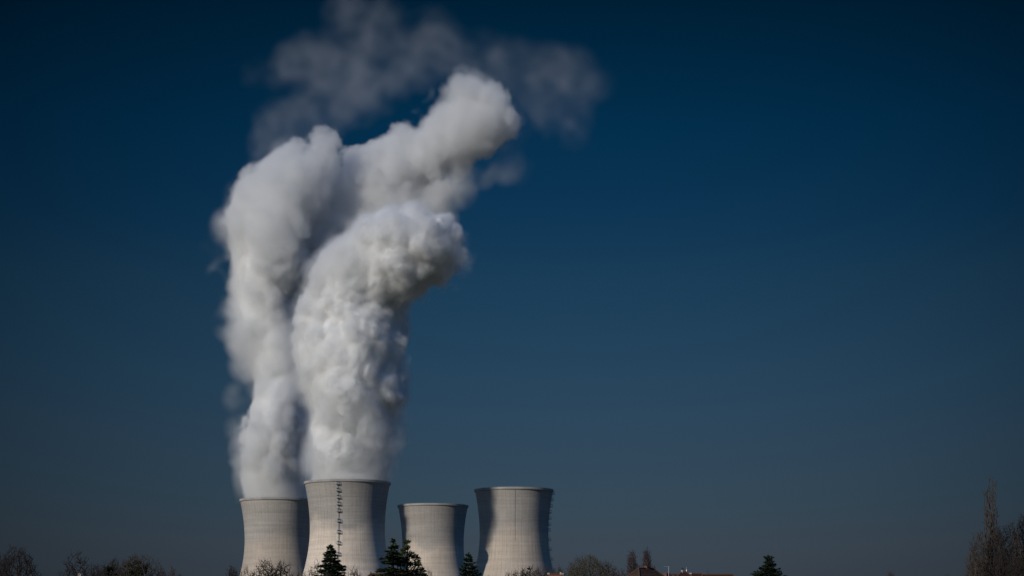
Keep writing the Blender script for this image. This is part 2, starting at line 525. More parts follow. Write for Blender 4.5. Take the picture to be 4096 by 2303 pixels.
def bare_tree(px, top, half, Y, label, seed, n=520, bf=0.35, prof='round', mat=None, tx=None, zb=0.30, fork=0.2, group=None, twig=0.8, kind='bare_tree', rmin=1.0, lump=0.22, cat='bare tree'):
    rng = np.random.default_rng(seed)
    mat = mat or B_brown
    n = int(n * 1.5) if n > 30 else n
    H = CAMZ + (HOR - top) * Y / F
    R = half * Y / F
    x = (px - 2048) * Y / F
    dx = 0.0 if tx is None else (tx - px) * Y / F
    root = empty(kind, (x + dx, Y, 0))
    tag(root, label, cat, group)
    pts = crown_points(n, H - 0.3, H * zb, R, prof, rng, lump)
    pts[:, 0] -= dx
    base = np.array([0, 0, -0.3]); fk = np.array([-dx * 0.15, 0, H * fork])
    Nn, par, tn = grow(base, fk, pts, bf, rng)
    m = len(Nn)
    # radii by the pipe rule
    r0 = 0.000085 * Y * rmin
    area = np.zeros(m); child = np.zeros(m, int)
    np.add.at(child, par[1:], 1)
    ex = 2.35
    area[child == 0] = r0 ** ex
    for i in range(m - 1, 0, -1):
        area[i] = max(area[i], r0 ** ex)
        area[par[i]] += area[i]
    rad = area ** (1 / ex)
    # keep the trunk a believable size
    sc_ = min(1.0, 0.028 * H / max(rad[0], 1e-3))
    rad = np.where(rad > 4 * r0, 4 * r0 + (rad - 4 * r0) * max(0.25, sc_), rad)
    idx = np.arange(1, m)
    is_tr = idx < tn
    V, Q = prisms(Nn[par[idx[is_tr]]], Nn[idx[is_tr]], rad[par[idx[is_tr]]] * 1.02, rad[idx[is_tr]], 8)
    np_obj('trunk', V, Q, mat, root, smooth=True)
    bi = idx[~is_tr]
    pr = np.minimum(rad[par[bi]], rad[bi] * 1.35)
    A = Nn[par[bi]]; B = Nn[bi]; RA = pr; RB = rad[bi]
    # short end twigs
    tips = np.nonzero(child[:m] == 0)[0]; tips = tips[tips >= tn]
    extra = rng.choice(bi, size=min(len(bi), len(tips)), replace=False)
    TA = []; TB = []; s_all = np.concatenate([np.repeat(tips, 2), extra])
    d = Nn[s_all] - Nn[par[s_all]]; d /= np.linalg.norm(d, axis=1, keepdims=True) + 1e-6
    d = d + rng.normal(0, 0.45, d.shape); d[:, 2] += 0.25
    d /= np.linalg.norm(d, axis=1, keepdims=True)
    ln = twig * (0.5 + rng.random((len(d), 1)))
    TA = Nn[s_all]; TB = TA + d * ln
    A = np.concatenate([A, TA]); B = np.concatenate([B, TB])
    RA = np.concatenate([RA, np.full(len(TA), r0 * 0.9)]); RB = np.concatenate([RB, np.full(len(TA), r0 * 0.45)])
    V, Q = prisms(A, B, RA, RB, 4)
    np_obj('crown', V, Q, mat, root)
    return root, Nn, rad

def sprays(C, D_, size, asp, rng, flat=0.0):
    """small pointed leaf faces at C along D_"""
    n = len(C)
    d = D_ / (np.linalg.norm(D_, axis=1, keepdims=True) + 1e-6)
    u = np.cross(d, rng.normal(0, 1, (n, 3))); 
    if flat: u = np.cross(d, np.array([[0, 0, 1.0]]) + rng.normal(0, 1 - flat, (n, 3)))
    u /= np.linalg.norm(u, axis=1, keepdims=True) + 1e-6
    s = size * (0.6 + 0.8 * rng.random((n, 1)))
    a = C; b = C + d * s * 0.45 + u * s * asp; c = C + d * s; e = C + d * s * 0.45 - u * s * asp
    V = np.stack([a, b, c, e], 1).reshape(-1, 3)
    Q = np.arange(n * 4).reshape(-1, 4)
    return V, Q

def conifer(px, top, half, Y, label, seed, kind='spruce_tree', mat=None, spacing=0.42, droop=0.18, power=0.78, sparse=1.0, size=0.40, group=None, irr=0.25, tipup=0.12, skew=0.0, cat='spruce', flat=0.5, gap=0.0, vis=2303):
    rng = np.random.default_rng(seed); mat = mat or L_spruce
    H = CAMZ + (HOR - top) * Y / F; x = (px - 2048) * Y / F
    root = empty(kind, (x, Y, 0)); tag(root, label, cat, group)
    zv = CAMZ + (HOR - vis) * Y / F
    Rv = half * Y / F                       # crown half width at the bottom of the frame
    def R(z): return Rv * (max(H - z, 0.0) / (H - zv)) ** power if z > zv - 2 else Rv * ((H - zv + 2) / (H - zv)) ** power * (1 + 0.03 * (zv - z))
    m = MB(); m.tube((0, 0, -0.3), (0, 0, H * 0.5), 0.02 * H, 0.012 * H, 9); m.tube((0, 0, H * 0.5), (0, 0, H - 0.2), 0.012 * H, 0.02, 8)
    m.build('trunk', B_dark, root, smooth=True)
    PA = []; PD = []; BA = []; BB = []; BR = []
    z = H - 0.25
    PA.append(np.tile([[0, 0, H - 0.5]], (26, 1)) + rng.normal(0, [.05, .05, .18], (26, 3))); PD.append(rng.normal(0, .45, (26, 3)) + [0, 0, 1.1])
    phase = 0
    while z > max(1.2, H * 0.12):
        r = R(z); nb = int(6 + 4 * min(1, r / 2) + rng.integers(0, 3))
        lev = 1 + irr * rng.normal() * 0.3
        phase += rng.random() * 2
        for b in range(nb):
            if gap and rng.random() < gap: continue
            a = phase + 2 * pi * b / nb + rng.normal(0, 0.25)
            Lb = max(0.15, r * lev * (1 + irr * rng.normal()) * (1 + skew * cos(a)))
            zz = z + rng.normal(0, spacing * 0.3)
            n = max(8, int(Lb * 60 * sparse))
            t = rng.random(n) ** 0.75
            up = 0.25 * max(0, 1 - (H - z) / 3.0)
            def axis(t): return np.stack([Lb * t * cos(a), Lb * t * sin(a), zz + Lb * (up * t - droop * t + tipup * t ** 2.5)], -1)
            c = axis(t)
            w = 0.42 * Lb * (1 - t) ** 0.8 + 0.10
            s = rng.uniform(-1, 1, n) * w
            c = c + np.stack([-sin(a) * s, cos(a) * s, -np.abs(s) * 0.25 - rng.random(n) * 0.14], -1)
            dr = np.stack([cos(a) + -sin(a) * np.sign(s) * 0.9, sin(a) + cos(a) * np.sign(s) * 0.9, np.full(n, 0.05)], -1) + rng.normal(0, 0.3, (n, 3))
            PA.append(c); PD.append(dr)
            BA.append(axis(np.array([0.0, 0.5]))); BB.append(axis(np.array([0.5, 0.95]))); BR.append([0.03 + 0.012 * Lb, 0.02 + 0.006 * Lb])
        z -= spacing * (0.75 + 0.5 * rng.random()) * (1 + 0.5 * min(1, r / 3))
    V1, Q1 = sprays(np.concatenate(PA), np.concatenate(PD), size, 0.26, rng, flat)
    br = np.concatenate(BR)
    V2, Q2 = prisms(np.concatenate(BA), np.concatenate(BB), br, br * 0.6, 4)
    np_obj('branches', V2, Q2, B_dark, root)
    np_obj('foliage', V1, Q1, mat, root)
    return root

def clump_tree(px, Y, clumps, label, seed, kind, mat, cat, size=0.45, dens=26, trunk_px=None, up=0.5, flat=0.0):
    """clumps: (px, py, rx px, ry px) of foliage carried on limbs from one trunk"""
    rng = np.random.default_rng(seed)
    x0 = (px - 2048) * Y / F
    root = empty(kind, (x0, Y, 0)); tag(root, label, cat)
    tops = min(c[1] - c[3] for c in clumps); H = CAMZ + (HOR - tops) * Y / F
    m = MB(); m.tube((0, 0, -0.3), (0, 0, H * 0.62), 0.022 * H, 0.013 * H, 9); m.tube((0, 0, H * 0.62), (0.1, 0, H * 0.95), 0.013 * H, 0.04, 8)
    m.build('trunk', B_dark, root, smooth=True)
    PA = []; PD = []; mb = MB()
    for (cx, cy, rx, ry) in clumps:
        yoff = rng.normal(0, rx * Y / F * 0.8)
        w = P(cx, cy, Y); c = np.array([w.x - x0, yoff, w.z]); r = np.array([rx * Y / F, rx * Y / F, ry * Y / F])
        n = int(dens * (rx * ry) * (Y / F) ** 2 * 3) + 30
        q = rng.normal(0, 1, (n, 3)); q /= np.linalg.norm(q, axis=1, keepdims=True); q *= rng.random((n, 1)) ** 0.4
        # several sub-puffs make the outline uneven
        sub = rng.normal(0, 0.45, (7, 3)); k = rng.integers(0, 7, n)
        pt = c + (sub[k] * 0.9 + q * 0.5) * r
        PA.append(pt); dd = (pt - c) / r; dd[:, 2] += up; PD.append(dd + rng.normal(0, 0.5, dd.shape))
        z0 = max(1.5, c[2] - abs(c[0]) * 0.5 - 1.0)
        mid = (c + [0, 0, z0]) / 2 * [1, 1, 1] ; mid[2] = c[2] * 0.55 + z0 * 0.45 - 0.1
        mb.tube((0, 0, z0), mid, 0.10, 0.06, 5); mb.tube(mid, c, 0.06, 0.03, 5)
    mb.build('branches', B_dark, root)
    V, Q = sprays(np.concatenate(PA), np.concatenate(PD), size, 0.28, rng, flat)
    np_obj('foliage', V, Q, mat, root)
    return root

def ivy(root, Y, clumps, seed):
    rng = np.random.default_rng(seed); PA = []; PD = []
    for (cx, cy, rx, ry) in clumps:
        w = P(cx, cy, Y); c = np.array([w.x - root.location.x, rng.normal(0, .5), w.z]); r = np.array([rx, rx, ry]) * Y / F
        n = int(240 * rx * ry * (Y / F) ** 2) + 60
        q = rng.normal(0, 1, (n, 3)); q /= np.linalg.norm(q, axis=1, keepdims=True); q *= rng.random((n, 1)) ** 0.4
        sub = rng.normal(0, 0.5, (8, 3)); k = rng.integers(0, 8, n)
        PA.append(c + (sub[k] * 0.8 + q * 0.5) * r); PD.append(rng.normal(0, 1, (n, 3)))
    V, Q = sprays(np.concatenate(PA), np.concatenate(PD), 0.34, 0.4, rng)
    o = np_obj('ivy', V, Q, L_ivy, root)
    return o

# ---- left edge of the frame
GL = 'bare trees along the left skyline'
bare_tree(2, 2232, 55, 285, 'low tangled bare tree cut by the left edge of the frame', 101, 420, 0.3, 'round', B_dark, group=GL)
bare_tree(64, 2179, 92, 300, 'tall bare tree with dense upright twigs, nearest to the left edge', 102, 620, 0.55, 'fan', B_dark, group=GL, tx=66, rmin=1.25)
bare_tree(312, 2207, 68, 290, 'open bare tree standing alone in front of a small white chimney', 103, 230, 0.5, 'fan', B_dark, group=GL, rmin=1.6, tx=312)
bare_tree(385, 2252, 34, 345, 'small rounded bare tree just right of the lone open one', 104, 420, 0.3, 'round', B_dark, group=GL)
bare_tree(418, 2250, 26, 350, 'small rounded bare tree, second right of the lone open one', 105, 320, 0.3, 'round', B_dark, group=GL)
t_, _, _ = bare_tree(456, 2230, 42, 335, 'bare tree with one dark ivy clump on the left flank of the widest crown', 106, 460, 0.35, 'round', B_dark, group=GL)
ivy(t_, 335, [(440, 2276, 20, 14), (430, 2294, 26, 14), (462, 2296, 18, 10)], 5)
t_, _, _ = bare_tree(550, 2212, 100, 330, 'widest bare tree of the left skyline, its trunk and limbs black with ivy', 107, 1100, 0.4, 'round', B_brown, group=GL, rmin=0.9)
ivy(t_, 330, [(512, 2262, 11, 12), (554, 2246, 13, 14), (556, 2272, 18, 16), (548, 2292, 34, 18), (506, 2292, 24, 14), (586, 2274, 10, 12), (588, 2262, 6, 7), (520, 2278, 16, 12)], 6)
bare_tree(648, 2272, 36, 400, 'mauve twiggy bush tree directly right of the widest ivy tree', 108, 420, 0.6, 'fan', B_mauve, group=GL)
bare_tree(688, 2264, 24, 405, 'mauve twiggy tree with a pointed top, second right of the ivy tree', 109, 300, 0.6, 'fan', B_mauve, group=GL)
bare_tree(722, 2284, 20, 410, 'lowest mauve twiggy tree at the right end of the left skyline', 110, 200, 0.6, 'fan', B_mauve, group=GL)

# ---- in front of the towers
GM = 'bare trees in front of the cooling towers'
bare_tree(927, 2258, 26, 380, 'dark bare tree just left of the leftmost tower', 120, 380, 0.4, 'round', B_dark, group=GM)
bare_tree(946, 2278, 18, 385, 'low dark bare tree at the left foot of the leftmost tower', 121, 240, 0.4, 'round', B_dark, group=GM)
bare_tree(982, 2255, 34, 330, 'pale thin bare tree against the left edge of the leftmost tower', 122, 200, 0.3, 'round', B_pale, group=GM, rmin=1.1)
bare_tree(1066, 2233, 52, 360, 'dark spreading bare tree in front of the leftmost tower', 123, 560, 0.22, 'round', B_dark, group=GM, tx=1080, rmin=1.25)
bare_tree(1126, 2244, 56, 362, 'dark wide bare tree in front of the leftmost tower, right one of the pair', 124, 620, 0.22, 'round', B_dark, group=GM, tx=1104, rmin=1.25)
bare_tree(1010, 2282, 26, 350, 'low dark shrub tree between the pale tree and the dark pair', 125, 300, 0.35, 'round', B_dark, group=GM)
bare_tree(1193, 2266, 15, 385, 'narrow pointed bare tree where the two steaming towers overlap', 126, 260, 0.5, 'cone', B_dark, group=GM)
bare_tree(1216, 2285, 16, 380, 'tiny bare bush at the foot of the overlap of the steaming towers', 127, 140, 0.4, 'round', B_brown, group=GM)
bare_tree(1268, 2236, 40, 345, 'pale spindly bare tree behind the left side of the big dark spruce', 128, 230, 0.3, 'round', B_pale, group=GM, rmin=1.1)
bare_tree(1250, 2276, 30, 320, 'pale low bare bush left of the big dark spruce', 129, 170, 0.35, 'round', B_pale, group=GM, rmin=1.1)
bare_tree(1305, 2272, 28, 290, 'thin bare sapling in front of the big dark spruce', 130, 110, 0.45, 'round', B_brown, group=GM, rmin=1.1)
bare_tree(1420, 2266, 38, 335, 'fan shaped bare tree between the big dark spruce and the cedar', 131, 300, 0.6, 'fan', B_brown, group=GM, rmin=1.1)
bare_tree(1718, 2268, 20, 335, 'thin bare tree just right of the small dark spruce', 132, 130, 0.5, 'fan', B_pale, group=GM)

conifer(1322, 2178, 56, 335, 'big dark spruce in front of the laddered tower', 201, irr=0.24, skew=0.05, group='dark spruces', spacing=0.4, size=0.46)
conifer(1690, 2264, 19, 330, 'smallest dark spruce, tucked against the right side of the cedar and pine', 202, irr=0.15, size=0.3, spacing=0.36, group='dark spruces')
conifer(1875, 2213, 42, 325, 'slim dark spruce standing between the two idle towers', 203, irr=0.3, power=0.8, gap=0.12, droop=0.05, tipup=0.25, size=0.42, spacing=0.5, group='dark spruces')
conifer(3075, 2222, 46, 330, 'dark spruce standing alone against open sky right of the roofs', 204, irr=0.22, power=0.8, droop=0.02, tipup=0.2, size=0.42, group='dark spruces', spacing=0.5)
conifer(3030, 2281, 26, 335, 'low dark young conifer at the left foot of the lone spruce', 205, kind='young_conifer', cat='conifer', irr=0.2, power=0.45, size=0.36)
conifer(1573, 2158, 74, 285, 'cedar with flat drooping layers of branches, right of the laddered tower', 206, kind='cedar_tree', cat='cedar', mat=L_cedar, spacing=0.8, droop=0.22, tipup=0.05, power=0.95, irr=0.30, size=0.48, sparse=1.1, skew=-0.08, flat=0.75)
clump_tree(1628, 288, [(1625, 2172, 9, 12), (1634, 2192, 14, 13), (1612, 2205, 18, 12), (1640, 2218, 17, 12), (1622, 2235, 26, 13), (1660, 2224, 9, 9), (1667, 2232, 8, 8), (1668, 2250, 11, 10), (1676, 2262, 9, 7),
                       (1645, 2255, 24, 12), (1610, 2262, 26, 12), (1665, 2282, 20, 9), (1640, 2285, 26, 10), (1672, 2296, 14, 8), (1600, 2240, 22, 12)],
           'round clumped pine growing out of the right side of the cedar', 207, 'pine_tree', L_cedar, 'pine', dens=80, size=0.42)

# ---- middle and right
GR = 'bare trees around the rightmost tower'
for k, (a, b, c, m_, lab) in enumerate([
        (2032, 2288, 22, B_brown, 'lowest bare tree at the left end of the row under the rightmost tower'),
        (2062, 2275, 26, B_brown, 'pale domed bare tree, second from the left in the row under the rightmost tower'),
        (2094, 2266, 22, B_dark, 'dark bare tree, third from the left in the row under the rightmost tower'),
        (2120, 2257, 26, B_dark, 'tallest domed bare tree with a nest, in the row under the rightmost tower'),
        (2152, 2263, 24, B_mauve, 'mauve bare tree right of the one with a nest, under the rightmost tower'),
        (2182, 2258, 26, B_mauve, 'mauve bare tree standing over the lower right edge of the rightmost tower'),
        (2212, 2264, 24, B_mauve, 'reddish bare tree directly right of the rightmost tower'),
        (2240, 2262, 24, B_brown, 'bare tree in the gap between the rightmost tower and the broad oak')]):
    t_, nn, rr = bare_tree(a, b, c, 450, lab, 140 + k, 420, 0.42, 'round', m_, group=GR)
    if k == 3:
        w = P(2114, 2272, 450); m = MB(); m.lathe([(0.12, -.25), (0.42, -.1), (0.5, .12), (0.3, .2), (0.1, .1)], (w.x - t_.location.x, 0, w.z), 9)
        m.build('nest', B_dark, t_)
bare_tree(2352, 2212, 84, 400, 'broad domed oak with lichen covered limbs, widest bare tree right of the towers', 150, 1500, 0.32, 'round', B_lichen, group=GR, zb=0.42, rmin=0.8)
bare_tree(2290, 2246, 36, 405, 'lower bare tree merging into the left side of the broad oak', 156, 420, 0.35, 'round', B_lichen, group=GR)
bare_tree(2428, 2236, 38, 415, 'bare tree merging into the right side of the broad oak', 151, 460, 0.35, 'round', B_brown, group=GR)
bare_tree(2460, 2262, 26, 425, 'low twiggy bare tree two places right of the broad oak', 152, 360, 0.5, 'fan', B_mauve, group=GR)
bare_tree(2494, 2268, 22, 430, 'low twiggy bare tree between the oak row and the left poplar', 153, 300, 0.5, 'fan', B_mauve, group=GR)
GP = 'pair of bare poplars behind the hip roof'
bare_tree(2529, 2198, 26, 600, 'left and shorter one of the two slim poplars behind the hip roof', 154, 900, 0.7, 'brush', B_mauve, group=GP, kind='poplar_tree', zb=0.12, fork=0.1, twig=1.3, lump=0.1, cat='poplar')
bare_tree(2586, 2189, 26, 600, 'taller right one of the two slim poplars, over the chimney of the hip roof', 155, 900, 0.7, 'brush', B_mauve, group=GP, kind='poplar_tree', zb=0.12, fork=0.1, twig=1.3, lump=0.1, cat='poplar')
bare_tree(2835, 2276, 14, 330, 'sparse bare treetop peeping over the long low red roof', 160, 26, 0.5, 'fan', B_dark, kind='bare_tree', rmin=0.8)
bare_tree(3322, 2284, 10, 330, 'few thin bare twigs sticking up alone, far right of the lone spruce', 161, 10, 0.6, 'fan', B_dark, rmin=0.8)
bare_tree(3562, 2277, 32, 350, 'low reddish bare treetop alone between the lone spruce and the right edge', 162, 300, 0.5, 'fan', B_mauve)
bare_tree(3786, 2296, 24, 350, 'lowest dark treetop just left of the tall trees at the right edge', 163, 240, 0.4, 'round', B_dark)
GE = 'tall bare trees at the right edge'
bare_tree(3962, 1898, 36, 305, 'very tall slender bare poplar rising high above its neighbours at the right edge', 170, 170, 0.9, 'brush', B_brown, tx=3968, kind='poplar_tree', zb=0.22, fork=0.15, group=GE, twig=1.0, rmin=1.8, cat='poplar')
bare_tree(3912, 2116, 46, 300, 'leftmost broad bare tree at the foot of the very tall poplar', 171, 700, 0.4, 'round', B_brown, group=GE, zb=0.2)
bare_tree(3900, 2200, 46, 295, 'lower bare shrub tree spreading left below the very tall poplar', 172, 500, 0.35, 'round', B_brown, group=GE, zb=0.2)
bare_tree(3985, 2098, 54, 300, 'dense bare tree right behind the trunk of the very tall poplar', 173, 1000, 0.45, 'round', B_dark, group=GE, zb=0.2)
bare_tree(4040, 2080, 56, 310, 'dense bare tree second from the right edge', 174, 900, 0.4, 'round', B_brown, group=GE, zb=0.2)
bare_tree(4105, 2048, 62, 315, 'highest dense bare crown cut by the right edge of the frame', 175, 1100, 0.45, 'round', B_dark, group=GE, zb=0.2)
bare_tree(4020, 2190, 60, 285, 'lower dark bare tree filling the corner below the dense crowns', 176, 900, 0.4, 'round', B_dark, group=GE, zb=0.2)
bare_tree(4085, 2215, 50, 280, 'lower dark bare tree in the bottom right corner', 177, 800, 0.4, 'round', B_dark, group=GE, zb=0.2)

# ------------------------------------------------------------------ houses
def tile_mat(name, c, c2):
    m = simple_mat(name, c, c2, 1.6, 0.9, 8, 0.0, 0.15)
    n = m.node_tree.nodes; l = m.node_tree.links
    t = n.new('ShaderNodeTexCoord'); w = n.new('ShaderNodeTexWave'); w.wave_type = 'BANDS'; w.bands_direction = 'Z'
    w.inputs['Scale'].default_value = 1.4; w.inputs['Distortion'].default_value = 1.5; w.inputs['Detail'].default_value = 3; w.inputs['Detail Scale'].default_value = 4
    l.new(t.outputs['Object'], w.inputs['Vector'])
    b = n.new('ShaderNodeBump'); b.inputs['Strength'].default_value = 0.6; b.inputs['Distance'].default_value = 0.05
    l.new(w.outputs['Fac'], b.inputs['Height']); l.new(b.outputs[0], n['Principled BSDF'].inputs['Normal'])
    return m
R_orange = tile_mat('orange_clay_tiles', (0.22, 0.075, 0.04), (0.14, 0.055, 0.033))
R_brown = tile_mat('mossy_brown_tiles', (0.085, 0.044, 0.032), (0.045, 0.032, 0.024))
R_red = tile_mat('dark_red_tiles', (0.062, 0.026, 0.021), (0.042, 0.021, 0.017))
M_ridge = simple_mat('ridge_tiles', (0.13, 0.072, 0.05), (0.09, 0.055, 0.04), 2.0, 0.9)
M_render = simple_mat('wall_render', (0.45, 0.40, 0.33), (0.38, 0.34, 0.28), 0.6, 0.95)
M_white = simple_mat('white_masonry', (0.5, 0.46, 0.40), (0.4, 0.37, 0.32), 2.0, 0.9)
M_brick = simple_mat('chimney_brick', (0.26, 0.11, 0.075), (0.2, 0.09, 0.06), 3.0, 0.9)
M_glass = simple_mat('skylight_glass', (0.55, 0.58, 0.6), (0.5, 0.52, 0.55), 1.0, 0.12, 2, 0, 0.6)
M_dark = simple_mat('dark_metal', (0.04, 0.04, 0.045), (0.06, 0.06, 0.06), 2.0, 0.5)
M_zinc = simple_mat('zinc', (0.55, 0.56, 0.58), (0.45, 0.46, 0.48), 2.0, 0.4, 3, 0, 0.5, 0.5)
M_shutter = simple_mat('window_pane', (0.05, 0.06, 0.07), (0.07, 0.08, 0.09), 1.0, 0.15)

def hip_house(xc, ridge_py, Y, Lr, W, h, rot, label, mat, hipf=1.0, group=None, walls=None, name='house'):
    """Lr ridge length m, W depth m, h roof height m; xc the ridge's middle in photo pixels"""
    w = P(xc, ridge_py, Y); zr = w.z; ze = zr - h
    root = empty(name, (w.x, Y, 0), rot); tag(root, label, 'house', group)
    e = Lr / 2; hx = e + W / 2 * hipf; hy = W / 2; ov = 0.35
    m = MB(); m.box((0, 0, ze / 2 - .2), (2 * hx - 2 * ov, 2 * hy - 2 * ov, ze + .2)); m.build('wall', walls or M_render, root)
    V = [(-hx, -hy, ze), (hx, -hy, ze), (hx, hy, ze), (-hx, hy, ze), (-e, 0, zr), (e, 0, zr),
         (-hx, -hy, ze - .12), (hx, -hy, ze - .12), (hx, hy, ze - .12), (-hx, hy, ze - .12)]
    Fc = [(0, 1, 5, 4), (1, 2, 5), (2, 3, 4, 5), (3, 0, 4), (6, 7, 1, 0), (7, 8, 2, 1), (8, 9, 3, 2), (9, 6, 0, 3), (9, 8, 7, 6)]
    roof = mesh_obj('roof', V, Fc, mat, root)
    m = MB()
    rr = 0.11
    m.tube(V[4], V[5], rr, n=6)
    for a, b in ((4, 0), (4, 3), (5, 1), (5, 2)): m.tube(Vector(V[a]), Vector(V[b]) + Vector((0, 0, .05)), rr * .9, n=6)
    m.build('ridge_cap', M_ridge, roof)
    # windows on the two long walls
    for sy in (-1, 1):
        nwin = max(2, int((2 * hx) / 3))
        for i in range(nwin):
            xx = -hx + (i + .5) * 2 * hx / nwin
            m = MB(); m.box((xx, sy * (hy - ov + 0.02), ze * 0.62), (1.0, 0.08, 1.3)); m.build('window', M_shutter, root)
    return root, roof, ze, zr

def chimney(root, roof, lx, ly, z0, z1, wx, wy, mat=None, pot=True):
    m = MB(); m.box((lx, ly, (z0 + z1) / 2), (wx, wy, z1 - z0)); m.box((lx, ly, z1 + .05), (wx + .16, wy + .16, .1))
    if pot: m.lathe([(.12, z1 + .1), (.1, z1 + .35)], (lx, ly, 0), 8)
    return m.build('chimney', mat or M_brick, roof)

# hip roof with the two poplars behind it, turned 45 degrees
hr, hroof, ze, zr = hip_house(2585, 2271, 240, 3.3, 9.0, 4.6, radians(45), 'house with a broad mossy hip roof, sunlit orange on its left face', R_brown)
chimney(hr, hroof, .35, .1, zr - .5, zr + .22, .75, .5, pot=False)
chimney(hr, hroof, 3.4, -.9, zr - 2.4, zr - .75, .6, .45, pot=False)
m = MB()
for s_ in (0.9, 1.75):
    yy = -1.55; zz_ = zr - 1.55
    m.box((s_, yy, zz_ + .18), (0.5, .5, .07), 0)
m.build('skylight', M_glass, hroof)
m = MB(); ax_, ay_ = 3.3, -1.35; m.tube((ax_, ay_, zr - 2.3), (ax_, ay_, zr + .32), .035, n=6); bz = zr + .3
m.tube((ax_ - .5, ay_ + .45, bz), (ax_ + .12, ay_ - .1, bz), .025, n=5)
for q in range(6):
    cx_ = ax_ - .5 + q * .12; cy_ = ay_ + .45 - q * .107
    m.tube((cx_ - .13, cy_ - .15, bz), (cx_ + .13, cy_ + .15, bz), .012, n=4)
m.build('aerial', M_zinc, hr)

# crow on the right end of that ridge
def crow(px, py, Y):
    w = P(px, py, Y); root = empty('crow', w); tag(root, 'black crow perched at the right end of the mossy hip roof', 'bird')
    rings = [(-.20, .02, .02), (-.13, .045, .03), (-.06, .07, .065), (.02, .08, .08), (.09, .065, .085), (.14, .04, .055), (.18, .045, .05), (.22, .03, .035), (.25, .012, .013), (.29, .003, .003)]
    cz = [-.03, .02, .07, .10, .145, .20, .23, .235, .225, .215]
    V = []; Fc = []; n = 10
    for (x, ry, rz), z in zip(rings, cz):
        for i in range(n):
            a = 2 * pi * i / n; V.append((x, ry * cos(a), z + .06 + rz * sin(a)))
    for j in range(len(rings) - 1):
        for i in range(n): Fc.append((j * n + i, j * n + (i + 1) % n, (j + 1) * n + (i + 1) % n, (j + 1) * n + i))
    Fc.append(tuple(range(n))); Fc.append(tuple((len(rings) - 1) * n + i for i in reversed(range(n))))
    mb = MB(); mb.v = V; mb.f = Fc
    for s_ in (-.03, .03): mb.tube((.02, s_, -.01), (.0, s_, .12), .008, n=5); mb.tube((-.02, s_, 0), (.06, s_, 0), .006, n=4)
    o = mb.build('body', M_dark, root, smooth=True); root.rotation_euler = (0, radians(-28), radians(200))
crow(2617, 2270.5, 239.0)

# low red roofs to the right
h0, r0_, ze, zr = hip_house(2697, 2295, 255, 1.7, 7, 3.4, 0, 'low red hip roof between the mossy roof and the roof with the flue', R_red)
h1, r1_, ze, zr = hip_house(2737, 2284.5, 250, 0.62, 7.5, 3.6, 0, 'small steep red roof topped by a white flue and a zinc finial', R_red)
m = MB(); m.lathe([(.17, zr - .5), (.15, zr + .28)], (-.31, 0, 0), 10); m.build('flue', M_white, r1_)
m = MB(); m.lathe([(.2, zr + .29), (.2, zr + .52), (.05, zr + .6)], (-.30, 0, 0), 10); m.build('flue_cap', M_dark, r1_)
m = MB(); m.lathe([(.10, zr - .1), (.06, zr + .1), (.02, zr + .35), (.012, zr + .75)], (.33, 0, 0), 8); m.build('finial', M_zinc, r1_)
m = MB(); m.tube((-1.6, .3, zr - 1.3), (-1.6, .3, zr - .55), .03, n=5); m.tube((-1.8, .3, zr - .6), (-1.4, .3, zr - .6), .02, n=4); m.build('aerial', M_zinc, r1_)
h2, r2_, ze, zr = hip_house(2790, 2292, 262, 1.5, 7, 3.6, 0, 'short dark red roof wedged left of the long low roof', R_red)
m = MB(); m.box((-1.15, -.1, zr + .02), (.45, .3, .2)); m.build('ridge_end', M_white, r2_)
h3, r3_, ze, zr = hip_house(2872, 2295, 258, 4.5, 6.5, 3.4, 0, 'long low dark red roof ending the row of houses on the right', R_red, hipf=0.7)
chimney(h3, r3_, -2.1, 0.2, zr - .5, zr + .05, .35, .35, M_brick, False)
# orange roof under the rightmost tower
h4, r4_, ze, zr = hip_house(2221, 2294.5, 230, 1.8, 7, 3.4, 0, 'orange hip roof with white ridge ends below the rightmost tower', R_orange)
for bx_ in (((-.92, 0, zr + .08), (.3, .3, .22)), ((.72, 0, zr + .12), (.22, .26, .34)), ((1.0, 0, zr + .05), (.25, .26, .2))):
    m = MB(); m.box(*bx_); m.build('ridge_end', M_white, r4_)
# roofs behind the cedar
h5, r5_, ze, zr = hip_house(1590, 2292, 345, 10.9, 8.5, 4.2, 0, 'long brown red roof with a finial at its left end, behind the cedar', R_brown)
m = MB(); m.lathe([(.16, zr - .05), (.11, zr + .12), (.17, zr + .22), (.06, zr + .3), (.02, zr + .5)], (-5.4, 0, 0), 8); m.build('finial', M_ridge, r5_)
h6, r6_, ze, zr = hip_house(1636, 2277, 380, 1.6, 7, 4.2, radians(20), 'pointed orange roof glimpsed through the gaps of the pine', R_orange)
# white chimney behind the lone open tree
h7, r7_, ze, zr = hip_house(318, 2322, 330, 5, 8, 4, 0, 'house hidden below the frame but for its pale chimney, behind the lone open bare tree', R_brown)
m = MB(); m.box((0, 0, zr + .5), (.62, .5, 1.5)); m.box((0, 0, zr + 1.3), (.75, .6, .1)); m.lathe([(.22, zr + 1.35), (.2, zr + 1.6), (.1, zr + 1.75)], (0, 0, 0), 8); m.build('chimney', M_white, r7_)

# ------------------------------------------------------------------ steam
K25 = 4096.0 / 2576.0      # puffs below are read off a 2576 px wide view
def PW(px, py, Y): return P(px * K25, py * K25, Y)

